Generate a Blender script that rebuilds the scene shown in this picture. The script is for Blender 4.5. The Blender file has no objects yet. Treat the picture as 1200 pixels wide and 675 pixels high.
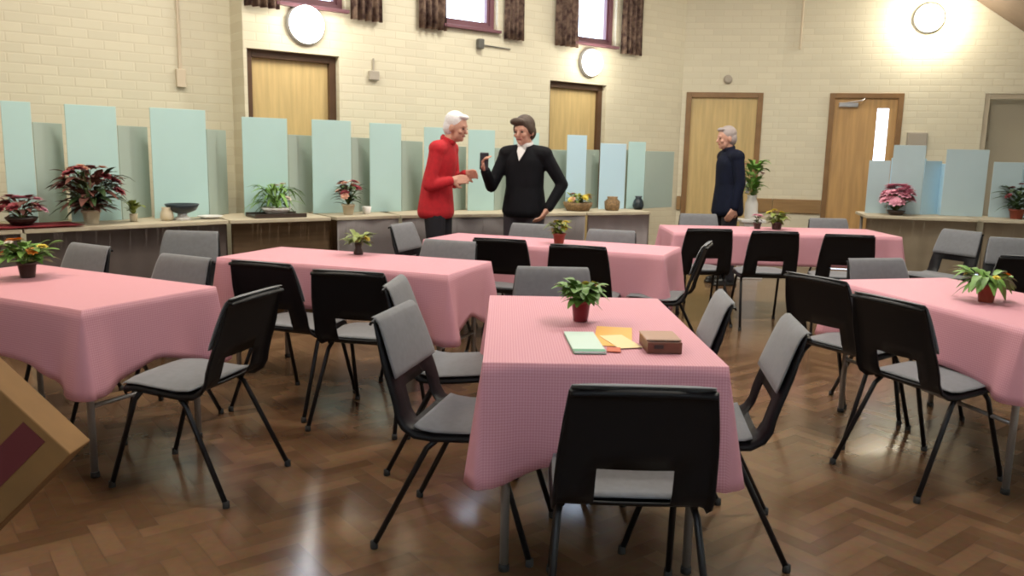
import bpy, bmesh, math, random
from math import sin, cos, pi, radians, exp, hypot
from mathutils import Vector, Matrix, Euler
random.seed(7)
S = bpy.context.scene
COL = S.collection

# ------------------------------------------------------------------ materials
def mat(name, color, rough=.6, metal=0, var=0, scale=8, stretch=(1, 1, 1), color2=None, bump=0, spec=.5, sheen=0, coat=0):
    m = bpy.data.materials.new(name); m.use_nodes = True
    nt = m.node_tree; b = nt.nodes['Principled BSDF']
    b.inputs['Base Color'].default_value = (*color, 1)
    b.inputs['Roughness'].default_value = rough
    b.inputs['Metallic'].default_value = metal
    b.inputs['Specular IOR Level'].default_value = spec
    b.inputs['Sheen Weight'].default_value = sheen
    b.inputs['Coat Weight'].default_value = coat
    if var or bump:
        tc = nt.nodes.new('ShaderNodeTexCoord'); mp = nt.nodes.new('ShaderNodeMapping')
        mp.inputs['Scale'].default_value = stretch
        n = nt.nodes.new('ShaderNodeTexNoise'); n.inputs['Scale'].default_value = scale; n.inputs['Detail'].default_value = 4
        nt.links.new(tc.outputs['Object'], mp.inputs[0]); nt.links.new(mp.outputs[0], n.inputs[0])
        if var:
            r = nt.nodes.new('ShaderNodeValToRGB')
            c2 = color2 or tuple(max(0, c*(1-var)) for c in color)
            r.color_ramp.elements[0].position = .35; r.color_ramp.elements[1].position = .65
            r.color_ramp.elements[0].color = (*c2, 1); r.color_ramp.elements[1].color = (*color, 1)
            nt.links.new(n.outputs[0], r.inputs[0]); nt.links.new(r.outputs[0], b.inputs['Base Color'])
        if bump:
            bp = nt.nodes.new('ShaderNodeBump'); bp.inputs['Strength'].default_value = bump; bp.inputs['Distance'].default_value = .01
            nt.links.new(n.outputs[0], bp.inputs['Height']); nt.links.new(bp.outputs[0], b.inputs['Normal'])
    return m

def emit(name, color, k):
    m = bpy.data.materials.new(name); m.use_nodes = True
    b = m.node_tree.nodes['Principled BSDF']
    b.inputs['Base Color'].default_value = (.9, .9, .88, 1)
    b.inputs['Emission Color'].default_value = (*color, 1); b.inputs['Emission Strength'].default_value = k
    return m

def brick_mat(name, color, mortar):
    m = bpy.data.materials.new(name); m.use_nodes = True
    nt = m.node_tree; b = nt.nodes['Principled BSDF']; b.inputs['Roughness'].default_value = .55
    tc = nt.nodes.new('ShaderNodeTexCoord'); sx = nt.nodes.new('ShaderNodeSeparateXYZ'); cx = nt.nodes.new('ShaderNodeCombineXYZ')
    nt.links.new(tc.outputs['Object'], sx.inputs[0])
    nt.links.new(sx.outputs[0], cx.inputs[0]); nt.links.new(sx.outputs[2], cx.inputs[1])
    br = nt.nodes.new('ShaderNodeTexBrick')
    br.inputs['Scale'].default_value = 1; br.inputs['Brick Width'].default_value = .225; br.inputs['Row Height'].default_value = .075
    br.inputs['Mortar Size'].default_value = .007; br.inputs['Mortar Smooth'].default_value = .4
    br.inputs['Color1'].default_value = (*color, 1); br.inputs['Color2'].default_value = (*[c*.93 for c in color], 1); br.inputs['Mortar'].default_value = (*mortar, 1)
    nt.links.new(cx.outputs[0], br.inputs['Vector']); nt.links.new(br.outputs['Color'], b.inputs['Base Color'])
    bp = nt.nodes.new('ShaderNodeBump'); bp.inputs['Strength'].default_value = .35; bp.inputs['Distance'].default_value = .004; bp.invert = True
    nt.links.new(br.outputs['Fac'], bp.inputs['Height']); nt.links.new(bp.outputs[0], b.inputs['Normal'])
    return m

def gingham():
    m = bpy.data.materials.new('pink_gingham'); m.use_nodes = True
    nt = m.node_tree; b = nt.nodes['Principled BSDF']; b.inputs['Roughness'].default_value = .62
    b.inputs['Specular IOR Level'].default_value = .35
    uv = nt.nodes.new('ShaderNodeUVMap'); sx = nt.nodes.new('ShaderNodeSeparateXYZ'); nt.links.new(uv.outputs[0], sx.inputs[0])
    outs = []
    for i in (0, 1):
        f = nt.nodes.new('ShaderNodeMath'); f.operation = 'MULTIPLY'; f.inputs[1].default_value = 1/.009; nt.links.new(sx.outputs[i], f.inputs[0])
        g = nt.nodes.new('ShaderNodeMath'); g.operation = 'FRACT'; nt.links.new(f.outputs[0], g.inputs[0])
        h = nt.nodes.new('ShaderNodeMath'); h.operation = 'GREATER_THAN'; h.inputs[1].default_value = .5; nt.links.new(g.outputs[0], h.inputs[0])
        outs.append(h)
    a = nt.nodes.new('ShaderNodeMath'); a.operation = 'ADD'; nt.links.new(outs[0].outputs[0], a.inputs[0]); nt.links.new(outs[1].outputs[0], a.inputs[1])
    d = nt.nodes.new('ShaderNodeMath'); d.operation = 'MULTIPLY'; d.inputs[1].default_value = .5; nt.links.new(a.outputs[0], d.inputs[0])
    r = nt.nodes.new('ShaderNodeValToRGB'); r.color_ramp.interpolation = 'CONSTANT'
    e = r.color_ramp.elements
    e[0].position = 0; e[0].color = (.68, .37, .43, 1)
    e[1].position = .75; e[1].color = (.56, .23, .29, 1)
    k = e.new(.25); k.color = (.62, .295, .355, 1)
    nt.links.new(d.outputs[0], r.inputs[0]); nt.links.new(r.outputs[0], b.inputs['Base Color'])
    return m

def parquet():
    m = bpy.data.materials.new('parquet_blocks'); m.use_nodes = True
    nt = m.node_tree; b = nt.nodes['Principled BSDF']
    at = nt.nodes.new('ShaderNodeAttribute'); at.attribute_name = 'tone'
    r = nt.nodes.new('ShaderNodeValToRGB')
    r.color_ramp.elements[0].color = (.140, .078, .042, 1); r.color_ramp.elements[1].color = (.235, .137, .076, 1)
    nt.links.new(at.outputs['Fac'], r.inputs[0])
    tc = nt.nodes.new('ShaderNodeTexCoord'); n = nt.nodes.new('ShaderNodeTexNoise'); n.inputs['Scale'].default_value = 30; n.inputs['Detail'].default_value = 5
    nt.links.new(tc.outputs['Object'], n.inputs[0])
    mx = nt.nodes.new('ShaderNodeMix'); mx.data_type = 'RGBA'; mx.blend_type = 'MULTIPLY'; mx.inputs[0].default_value = .35
    nt.links.new(r.outputs[0], mx.inputs[6]); nt.links.new(n.outputs[1], mx.inputs[7]); nt.links.new(mx.outputs[2], b.inputs['Base Color'])
    b.inputs['Roughness'].default_value = .26; b.inputs['Specular IOR Level'].default_value = .6
    n2 = nt.nodes.new('ShaderNodeTexNoise'); n2.inputs['Scale'].default_value = 2.2; nt.links.new(tc.outputs['Object'], n2.inputs[0])
    rr = nt.nodes.new('ShaderNodeMapRange'); rr.inputs[3].default_value = .13; rr.inputs[4].default_value = .24
    nt.links.new(n2.outputs[0], rr.inputs[0]); nt.links.new(rr.outputs[0], b.inputs['Roughness'])
    return m

def glass_mat():
    m = bpy.data.materials.new('clear_glass'); m.use_nodes = True
    nt = m.node_tree; nt.nodes.clear()
    o = nt.nodes.new('ShaderNodeOutputMaterial'); mx = nt.nodes.new('ShaderNodeMixShader'); t = nt.nodes.new('ShaderNodeBsdfTransparent')
    g = nt.nodes.new('ShaderNodeBsdfGlossy'); g.inputs['Roughness'].default_value = .03; f = nt.nodes.new('ShaderNodeFresnel'); f.inputs[0].default_value = 1.45
    t.inputs[0].default_value = (.96, .98, 1, 1)
    ge = nt.nodes.new('ShaderNodeNewGeometry'); iv = nt.nodes.new('ShaderNodeMath'); iv.operation = 'SUBTRACT'; iv.inputs[0].default_value = 1
    nt.links.new(ge.outputs['Backfacing'], iv.inputs[1]); mu_ = nt.nodes.new('ShaderNodeMath'); mu_.operation = 'MULTIPLY'
    nt.links.new(f.outputs[0], mu_.inputs[0]); nt.links.new(iv.outputs[0], mu_.inputs[1])
    nt.links.new(mu_.outputs[0], mx.inputs[0]); nt.links.new(t.outputs[0], mx.inputs[1]); nt.links.new(g.outputs[0], mx.inputs[2]); nt.links.new(mx.outputs[0], o.inputs[0])
    return m

M = dict(
    brick=brick_mat('painted_brick', (.70, .655, .505), (.65, .60, .455)),
    ceiling=mat('ceiling_board', (.17, .12, .08), .8, var=.1), plaster=mat('plaster', (.85, .82, .75), .8),
    floor=parquet(), floorbase=mat('floor_joint', (.06, .03, .015), .6),
    pale_wood=mat('pale_door_veneer', (.62, .46, .21), .4, var=.18, scale=3, stretch=(9, 9, .7)),
    orange_wood=mat('orange_door_veneer', (.56, .34, .14), .4, var=.2, scale=3, stretch=(9, 9, .7)),
    dark_wood=mat('dark_stained_frame', (.10, .05, .025), .4, var=.2, scale=6), brown_wood=mat('brown_frame', (.26, .145, .06), .4, var=.2, scale=6),
    rail_wood=mat('rail_wood', (.33, .20, .085), .4, var=.2, scale=4, stretch=(.7, 9, 9)),
    mauve=mat('mauve_window_frame', (.16, .065, .085), .45), white=mat('white_paint', (.82, .82, .82), .5),
    curtain=mat('patterned_curtain', (.40, .28, .21), .9, var=.7, scale=16, color2=(.11, .06, .055)),
    lamp=emit('lit_globe', (1, .95, .85), 7), lamp_warm=emit('lit_floodlight', (1, .9, .66), 30), ring=mat('lamp_ring', (.45, .45, .45), .4),
    grey=mat('grey_plastic', (.40, .36, .30), .5), metal=mat('dull_metal', (.5, .5, .52), .35, 1), beige=mat('painted_conduit', (.62, .53, .40), .5),
    shutter=mat('shutter_slats', (.40, .36, .27), .5), hatch=mat('hatch_frame', (.55, .48, .36), .5), glass=glass_mat(),
    shell=mat('black_polypropylene', (.006, .006, .0075), .48, spec=.22), pad=mat('grey_chair_fabric', (.15, .157, .172), .8, var=.12, scale=40, sheen=.25),
    tube=mat('black_steel_tube', (.007, .007, .009), .4, spec=.3), rubber=mat('rubber_tip', (.02, .02, .02), .8),
    steel=mat('grey_table_leg', (.30, .29, .28), .4, .6), laminate=mat('table_laminate', (.45, .36, .26), .5), cloth=gingham(),
    card_blue=mat('pale_blue_card', (.45, .66, .65), .55, var=.05, scale=2), card_lit=mat('lit_blue_card', (.48, .68, .80), .5), card_mist=mat('misty_blue_card', (.42, .54, .58), .5, var=.08, scale=2), card_shaded=mat('shaded_blue_card', (.38, .47, .42), .55, var=.06, scale=2),  # sky and grey-green are the pale blue card with light and shade coloured in
    cloth_taupe=mat('taupe_cloth', (.20, .165, .15), .9, var=.15, scale=5), cloth_brown=mat('brown_board', (.23, .15, .08), .8, var=.3, scale=3, stretch=(.5, 2, 8)),
    cloth_grey=mat('grey_cloth', (.34, .31, .31), .9, var=.12, scale=5), cloth_white=mat('off_white_cloth', (.60, .56, .58), .9, var=.1, scale=5), cloth_beige=mat('beige_cloth', (.42, .35, .25), .9, var=.12, scale=5),
    top_cream=mat('cream_table_cover', (.52, .46, .34), .7, var=.1), card_brown=mat('cardboard', (.24, .125, .038), .8, var=.2, scale=5), tape=mat('dark_red_print', (.12, .018, .022), .6),
    terracotta=mat('terracotta', (.26, .05, .025), .6, var=.2), redpot=mat('dark_red_pot', (.18, .015, .02), .35), darkpot=mat('dark_pot', (.045, .028, .02), .4), cream=mat('cream_ceramic', (.62, .54, .40), .35), white_cer=mat('white_ceramic', (.80, .79, .76), .3),
    basket=mat('wicker', (.30, .19, .09), .8, var=.5, scale=50), darkbowl=mat('dark_bowl', (.02, .03, .04), .3),
    leaf=mat('green_leaf', (.19, .38, .075), .5, var=.45, scale=9), leaf_dark=mat('dark_leaf', (.05, .10, .03), .5, var=.5, scale=9), leaf_lime=mat('lime_leaf', (.26, .33, .06), .5, var=.5, scale=9), leaf_rust=mat('rust_leaf', (.17, .06, .045), .6, var=.5, scale=9),
    soil=mat('soil', (.02, .014, .01), .9), stem=mat('stem', (.10, .13, .035), .6),
    bloom_red=mat('dusky_red_petal', (.26, .035, .05), .6), bloom_pink=mat('pink_petal', (.74, .34, .44), .6), bloom_peach=mat('peach_petal', (.66, .36, .26), .6), bloom_orange=mat('orange_petal', (.75, .28, .03), .6), bloom_yellow=mat('yellow_petal', (.72, .58, .07), .6), bloom_white=mat('white_petal', (.72, .64, .56), .6),
    redcloth=mat('red_display_cloth', (.32, .035, .05), .8),
    paper_mint=mat('mint_cover', (.62, .78, .70), .5), paper_green=mat('green_cover', (.10, .34, .20), .5), paper_white=mat('white_paper', (.85, .86, .84), .6), paper_orange=mat('orange_paper', (.85, .46, .10), .6), paper_cream=mat('cream_paper', (.86, .68, .36), .6), paper_red=mat('red_paper', (.62, .13, .05), .6),
    box_wood=mat('brown_box', (.17, .055, .03), .45, var=.3, scale=20), box_dark=mat('box_inside', (.03, .015, .012), .6), box_lid=mat('box_lid', (.46, .28, .20), .45),
    skin=mat('skin', (.55, .30, .22), .55), hair_white=mat('white_hair', (.72, .71, .74), .7, bump=.5, scale=60), hair_brown=mat('brown_hair', (.055, .032, .02), .6, bump=.5, scale=60), hair_grey=mat('grey_hair', (.36, .31, .30), .7, bump=.5, scale=60),
    red_knit=mat('red_jumper', (.50, .012, .022), .85, var=.2, scale=25, bump=.15), black_coat=mat('black_jacket', (.0045, .005, .008), .8, spec=.2, var=.3, scale=10, bump=.1), navy_coat=mat('navy_jacket', (.005, .008, .024), .8, spec=.2, var=.3, scale=10, bump=.1),
    trousers_dark=mat('dark_trousers', (.010, .010, .016), .85), trousers_grey=mat('charcoal_trousers', (.035, .03, .04), .85), shirt=mat('white_shirt', (.75, .74, .74), .7), shoe=mat('black_shoe', (.01, .01, .01), .4),
    eye=mat('eye', (.03, .025, .025), .2), lip=mat('lip', (.35, .10, .09), .5),
)

# ------------------------------------------------------------------ mesh helpers
def link(name, bm, m, parent=None, smooth=False, loc=(0, 0, 0), rot=None):
    me = bpy.data.meshes.new(name)
    bmesh.ops.recalc_face_normals(bm, faces=bm.faces)
    bm.to_mesh(me); bm.free()
    for mm in (m if isinstance(m, (list, tuple)) else [m]): me.materials.append(mm)
    if smooth:
        for p in me.polygons: p.use_smooth = True
    o = bpy.data.objects.new(name, me); COL.objects.link(o)
    o.location = loc
    if rot: o.rotation_euler = rot
    if parent: o.parent = parent
    return o

def tag(o, label=None, cat=None, group=None, kind=None):
    if label: o['label'] = label
    if cat: o['category'] = cat
    if group: o['group'] = group
    if kind: o['kind'] = kind
    return o

def thing(name, label, cat, loc=(0, 0, 0), rz=0, group=None):
    o = bpy.data.objects.new(name, None); COL.objects.link(o); o.empty_display_size = .1
    o.location = loc; o.rotation_euler = (0, 0, rz)
    return tag(o, label, cat, group)

def dup(root, loc, rz, label, group=None):
    r = root.copy(); COL.objects.link(r); r.location = loc; r.rotation_euler = (0, 0, rz); r['label'] = label
    if group: r['group'] = group
    for ch in list(root.children):
        c = ch.copy(); COL.objects.link(c); c.parent = r
        for g in list(ch.children):
            d = g.copy(); COL.objects.link(d); d.parent = c
    return r

def box(bm, c, s, rot=None, bevel=0):
    r = bmesh.ops.create_cube(bm, size=1)
    mtx = Matrix.Translation(c) @ (rot.to_matrix().to_4x4() if rot else Matrix.Identity(4)) @ Matrix.Diagonal((*s, 1))
    bmesh.ops.transform(bm, matrix=mtx, verts=r['verts'])
    if bevel:
        es = list({e for v in r['verts'] for e in v.link_edges})
        bmesh.ops.bevel(bm, geom=es, offset=bevel, segments=2, affect='EDGES', profile=.5)

def tube(bm, pts, r, seg=8, cap=True):
    pts = [Vector(p) for p in pts]; rs = r if isinstance(r, (list, tuple)) else [r]*len(pts)
    rings = []; ref = None
    for i, p in enumerate(pts):
        t = ((pts[min(i+1, len(pts)-1)]-p).normalized() + (p-pts[max(i-1, 0)]).normalized()).normalized()
        if ref is None: ref = Vector((1, 0, 0)) if abs(t.x) < .8 else Vector((0, 1, 0))
        a = (ref - t*ref.dot(t)).normalized(); ref = a; b = t.cross(a)
        rings.append([bm.verts.new(p + (a*cos(2*pi*k/seg) + b*sin(2*pi*k/seg))*rs[i]) for k in range(seg)])
    for A, B in zip(rings, rings[1:]):
        for k in range(seg): bm.faces.new((A[k], A[(k+1) % seg], B[(k+1) % seg], B[k]))
    if cap: bm.faces.new(rings[0][::-1]); bm.faces.new(rings[-1])

def lathe(bm, prof, seg=20, c=(0, 0, 0)):
    rings = []
    for r, z in prof:
        rings.append([bm.verts.new((c[0]+max(r, 1e-4)*cos(2*pi*k/seg), c[1]+max(r, 1e-4)*sin(2*pi*k/seg), c[2]+z)) for k in range(seg)])
    for A, B in zip(rings, rings[1:]):
        for k in range(seg): bm.faces.new((A[k], A[(k+1) % seg], B[(k+1) % seg], B[k]))
    bm.faces.new(rings[0][::-1]); bm.faces.new(rings[-1])

def new(): return bmesh.new()

# ------------------------------------------------------------------ camera, world, light
cam = bpy.data.objects.new('camera', bpy.data.cameras.new('camera')); COL.objects.link(cam)
pitch = math.atan(157.5/950); roll = radians(1.2)
fw = Vector((0, cos(pitch), -sin(pitch))); rt = Vector((1, 0, 0)); up = rt.cross(fw)
rt2 = rt*cos(roll) + up*sin(roll); up2 = -rt*sin(roll) + up*cos(roll)
cam.matrix_world = Matrix(((rt2.x, up2.x, -fw.x, 0), (rt2.y, up2.y, -fw.y, 0), (rt2.z, up2.z, -fw.z, 1.35), (0, 0, 0, 1)))
cam.data.sensor_width = 36; cam.data.lens = 36*950/1200; cam.data.clip_start = .05
S.camera = cam
w = bpy.data.worlds.new('sky'); S.world = w; w.use_nodes = True
bg = w.node_tree.nodes['Background']; bg.inputs[0].default_value = (.70, .82, 1, 1); bg.inputs[1].default_value = 9
S.view_settings.view_transform = 'Standard'; S.view_settings.look = 'None'; S.view_settings.gamma = 1
S.view_settings.use_curve_mapping = False; S.view_settings.exposure = 0
S.cycles.filter_width = 2.0

def area(name, loc, size, power, color, rot=(0, 0, 0)):
    l = bpy.data.lights.new(name, 'AREA'); l.shape = 'RECTANGLE'; l.size, l.size_y = size; l.energy = power; l.color = color
    o = bpy.data.objects.new(name, l); COL.objects.link(o); o.location = loc; o.rotation_euler = rot
    return o

# ------------------------------------------------------------------ room shell
def frame_at(p, ang):
    return Matrix.Translation((p[0], p[1], 0)) @ Matrix.Rotation(ang, 4, 'Z')

def wall(name, p, q, z1, holes=(), thick=.3, m='brick', u0=0, origin_u=0):
    """local x along the wall, local +y away from the room"""
    p = Vector((*p, 0)); q = Vector((*q, 0)); L = (q-p).length; ang = math.atan2(q.y-p.y, q.x-p.x)
    us = sorted({0, L, *[h[0] for h in holes], *[h[1] for h in holes]}); zs = sorted({0, z1, *[h[2] for h in holes], *[h[3] for h in holes]})
    solid = lambda i, j: 0 <= i < len(us)-1 and 0 <= j < len(zs)-1 and not any(h[0] <= (us[i]+us[i+1])/2 <= h[1] and h[2] <= (zs[j]+zs[j+1])/2 <= h[3] for h in holes)
    bm = new(); V = {}
    def v(i, j, k):
        if (i, j, k) not in V: V[i, j, k] = bm.verts.new((us[i], thick*k, zs[j]))
        return V[i, j, k]
    for i in range(len(us)-1):
        for j in range(len(zs)-1):
            if not solid(i, j): continue
            bm.faces.new((v(i, j, 0), v(i+1, j, 0), v(i+1, j+1, 0), v(i, j+1, 0)))
            bm.faces.new((v(i, j, 1), v(i, j+1, 1), v(i+1, j+1, 1), v(i+1, j, 1)))
            for (di, dj, a, b) in ((-1, 0, (i, j), (i, j+1)), (1, 0, (i+1, j+1), (i+1, j)), (0, -1, (i+1, j), (i, j)), (0, 1, (i, j+1), (i+1, j+1))):
                if not solid(i+di, j+dj):
                    bm.faces.new((v(*a, 0), v(*b, 0), v(*b, 1), v(*a, 1)))
    o = link(name, bm, M[m]); o.matrix_world = frame_at(p, ang)
    return tag(o, kind='structure'), frame_at(p, ang)

CEIL = 4.0
# middle wall, 37.8 degrees to the picture; u measured from (0, 8.88)
UD = Vector((.7904, .6126)); P0 = Vector((0, 8.88))
mid_a = P0 + UD*(-2.93); mid_b = P0 + UD*2.653
mu = lambda u: u + 2.93
doors_mid = [(mu(-2.90), mu(-2.05), 0, 2.19), (mu(.47), mu(1.33), 0, 2.155)]
wins_mid = [(mu(-2.62), mu(-1.98), 2.6, 3.45), (mu(-.92), mu(-.26), 2.6, 3.45), (mu(.80), mu(1.45), 2.6, 3.45)]
_, MM = wall('wall_middle', mid_a, mid_b, CEIL+.05, doors_mid+wins_mid)
ND = Vector((-.6126, .7904))                       # away from the room
left_b = mid_a + ND*.30 + UD*.02
left_a = left_b - UD*5.2
_, ML = wall('wall_left', left_a, left_b, CEIL+.05)
B1 = Vector((3.28, 10.33)); B0 = mid_b
_, M1 = wall('wall_back', B0, B1, CEIL+.05, [(.055, .992, 0, 2.16)])
E1 = B1 + Vector((.9715, -.237))*4.6
_, M2 = wall('wall_right', B1, E1, CEIL+.05, [(.58, 1.42, 0, 2.16), (2.30, 3.26, 0, 2.16)])

RC = Vector((7.75, -3.0)); LC = Vector((left_a.x, -3.0))
wall('wall_side', E1, RC, CEIL+.05)
wall('wall_rear', RC, LC, CEIL+.05, [(4.4+5*k, 5.1+5*k, 2.6, 3.4) for k in range(2)])
wall('wall_flank', LC, left_a, CEIL+.05)
# parquet floor: herringbone blocks laid at 45 degrees over a dark bed
bm = new(); tl = bm.faces.layers.float.new('tone')
bw, bl, g = .07, .28, .0006
def block(c, horizontal):
    hx, hy = ((bl, bw) if horizontal else (bw, bl)); x, y = c
    pts = [(x+g, y+g), (x+hx-g, y+g), (x+hx-g, y+hy-g), (x+g, y+hy-g)]
    ca, sa = cos(radians(38)), sin(radians(38))
    P = [(px*ca-py*sa, px*sa+py*ca) for px, py in pts]
    cx, cy = P[0]
    cy2 = cy + 0
    if not (.6 < cy2 < 11.4 and abs(cx) < .78*cy2 + 1.4): return
    f = bm.faces.new([bm.verts.new((a, b, 0)) for a, b in P]); f[tl] = random.random()
n = int(bl/bw)
for i in range(-170, 260):
    for j in range(-40, 60):
        bx = i*bw + j*bl; by = i*bw - j*bl
        block((bx, by), True); block((bx+0, by+bw), False) if False else block((bx - bw, by), False)
o = link('floor', bm, M['floor']); tag(o, kind='structure')
bm = new(); box(bm, (.5, 4.3, -.052), (15.5, 15, .1)); tag(link('floor_bed', bm, M['floorbase']), kind='structure')

# ceiling: flat deck and the sloping soffit at the right
n2 = Vector((-.237, -.9715)); d2 = Vector((.9715, -.237))
def prism(name, poly, z_of, thick, m):
    bm = new(); a = [bm.verts.new((p[0], p[1], z_of(i))) for i, p in enumerate(poly)]; b = [bm.verts.new((p[0], p[1], z_of(i)+thick)) for i, p in enumerate(poly)]
    bm.faces.new(a); bm.faces.new(b)
    for i in range(len(a)): k = (i+1) % len(a); bm.faces.new((a[i], a[k], b[k], b[i]))
    return tag(link(name, bm, m), kind='structure')
s0 = B1 + d2*.93; s1 = B1 + d2*4.6
prism('ceiling_soffit', [s0 - n2*.02, s1 - n2*.02, s1 + n2*12.4, s0 + n2*12.4], lambda i: CEIL if i in (0, 3) else CEIL-.676*3.67, .12, M['ceiling'])
prism('ceiling', [left_a - ND*.0, left_b, mid_a + ND*.02, mid_b + ND*.02, B1 + Vector((0, .02)), s0, s0 + n2*12.4, LC], lambda i: CEIL, .12, M['plaster'])

# dado rails
def on(mtx, name, bm, m, parent=None, smooth=False):
    o = link(name, bm, m, None, smooth); o.matrix_world = mtx; return o
for k, (mtx, u0, u1) in enumerate(((M1, .0, .05), (M1, .995, 1.19), (M2, .0, .575)), 1):
    bm = new(); box(bm, ((u0+u1)/2, -.014, .77), (u1-u0, .028, .175), bevel=.006); tag(on(mtx, f'trim_{k}', bm, M['rail_wood']), kind='structure')

# ------------------------------------------------------------------ doors
def door(k, mtx, u0, u1, zt, rec, leaf_m, frame_m, fw=.055, both=True):
    e = bpy.data.objects.new(f'door_{k}', None); COL.objects.link(e); e.matrix_world = mtx; tag(e, kind='structure')
    bm = new(); y = rec
    box(bm, (u0+fw/2, y, zt/2), (fw, .09, zt), bevel=.004); link('door_jamb', bm, frame_m, e)
    bm = new(); box(bm, (u1-fw/2, y, zt/2), (fw, .09, zt), bevel=.004); link('door_jamb', bm, frame_m, e)
    bm = new(); box(bm, ((u0+u1)/2, y, zt-fw/2), (u1-u0-2*fw, .09, fw), bevel=.004); link('door_head', bm, frame_m, e)
    return e
def leaf(e, u0, u1, zt, y, m, slot=None, hand=1):
    u0 -= .008; u1 += .008; zt += .013      # the leaf shuts behind the stops of its frame
    bm = new()
    if slot:
        a, b, c, d = slot
        for (x0, x1, z0, z1) in ((u0, a, .005, zt), (b, u1, .005, zt), (a, b, .005, c), (a, b, d, zt)): box(bm, ((x0+x1)/2, y, (z0+z1)/2), (x1-x0, .04, z1-z0))
    else: box(bm, ((u0+u1)/2, y, (zt+.005)/2), (u1-u0, .04, zt-.005), bevel=.003)
    l = link('door_leaf', bm, m, e)
    bm = new(); hx = u1-.06 if hand > 0 else u0+.06
    box(bm, (hx, y-.026, 1.0), (.045, .012, .17), bevel=.004); tube(bm, [(hx, y-.03, 1.03), (hx, y-.07, 1.03), (hx-.1*hand, y-.07, 1.03)], .009)
    link('door_handle', bm, M['metal'], l)
    if slot:
        bm = new(); box(bm, ((a+b)/2, y, (c+d)/2), (b-a, .006, d-c)); link('glazing', bm, M['glass'], l)
    return l
e = door(1, MM, *doors_mid[0][:2], 2.19, .11, None, M['dark_wood'], .065); leaf(e, doors_mid[0][0]+.065, doors_mid[0][1]-.065, 2.12, .13, M['pale_wood'], hand=-1)
e = door(2, MM, *doors_mid[1][:2], 2.155, .11, None, M['dark_wood'], .065); leaf(e, doors_mid[1][0]+.065, doors_mid[1][1]-.065, 2.085, .13, M['pale_wood'], hand=-1)
e = door(3, M1, .055, .992, 2.16, .02, None, M['brown_wood'], .065); leaf(e, .12, .927, 2.09, .03, M['pale_wood'])
e = door(4, M2, .58, 1.42, 2.16, .02, None, M['brown_wood'], .06); l = leaf(e, .64, 1.36, 2.095, .03, M['orange_wood'], slot=(1.14, 1.27, 1.0, 1.98))
bm = new(); box(bm, (.80, -.012, 2.02), (.22, .045, .055), bevel=.006); tube(bm, [(.74, -.03, 2.04), (.95, -.06, 2.07), (1.0, .0, 2.11)], .006)
link('door_closer', bm, M['metal'], l)
# recessed grey door in a pale frame at the right edge
e = door(5, M2, 2.30, 3.26, 2.16, .06, None, M['hatch'], .06); leaf(e, 2.36, 3.20, 2.095, .14, M['shutter'])

# ------------------------------------------------------------------ high windows with curtains
for k, (u0, u1, z0, z1) in enumerate(wins_mid, 1):
    e = bpy.data.objects.new(f'window_{k}', None); COL.objects.link(e); e.matrix_world = MM; tag(e, kind='structure')
    f = .05; y = .10
    bm = new()
    for (a, b, c, d) in ((u0, u0+f, z0, z1), (u1-f, u1, z0, z1), (u0+f, u1-f, z0, z0+f), (u0+f, u1-f, z1-f, z1)): box(bm, ((a+b)/2, y, (c+d)/2), (b-a, .07, d-c))
    fr = link('window_frame', bm, M['mauve'], e)
    bm = new()
    for (a, b, c, d) in ((u0+f, u0+f+.03, z0+f, z1-f), (u1-f-.03, u1-f, z0+f, z1-f), (u0+f+.03, u1-f-.03, z0+f, z0+f+.03), (u0+f+.03, u1-f-.03, z1-f-.03, z1-f)): box(bm, ((a+b)/2, y+.01, (c+d)/2), (b-a, .05, d-c))
    link('casement', bm, M['mauve'], fr)
    bm = new(); box(bm, ((u0+u1)/2, y+.01, (z0+z1)/2), (u1-u0-2*f, .006, z1-z0-2*f)); link('pane', bm, M['glass'], e)
    bm = new(); box(bm, ((u0+u1)/2, -.005, z0-.015), (u1-u0+.04, .09, .03), bevel=.004); link('sill', bm, M['mauve'], e)
CW = [(-2.93, -2.62, 1, 'left'), (-1.955, -1.63, 1, 'right'), (-1.235, -.92, 2, 'left'), (-.205, .05, 2, 'right'), (.485, .82, 3, 'left'), (1.49, 1.835, 3, 'right')]
names = {1: 'window above the first pale door', 2: 'middle high window', 3: 'high window above the second pale door'}
for (u0, u1, k, side) in CW:
    bm = new(); N = 40; zb, zt = 2.525, 3.55
    grid = []
    for i in range(N+1):
        t = i/N; u = mu(u0+(u1-u0)*t)
        grid.append([bm.verts.new((u, -.055+.028*sin(t*pi*9)*(1-.35*j/5)+.006*sin(t*31+j), zb+(zt-zb)*j/5)) for j in range(6)])
    for i in range(N):
        for j in range(5): bm.faces.new((grid[i][j], grid[i+1][j], grid[i+1][j+1], grid[i][j+1]))
    bmesh.ops.solidify(bm, geom=bm.faces[:], thickness=.004)
    o = on(MM, 'curtain', bm, M['curtain'], smooth=True)
    tag(o, f'brown patterned curtain, {side} side of the {names[k]}', 'curtain', 'curtains of the high windows')

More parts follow.
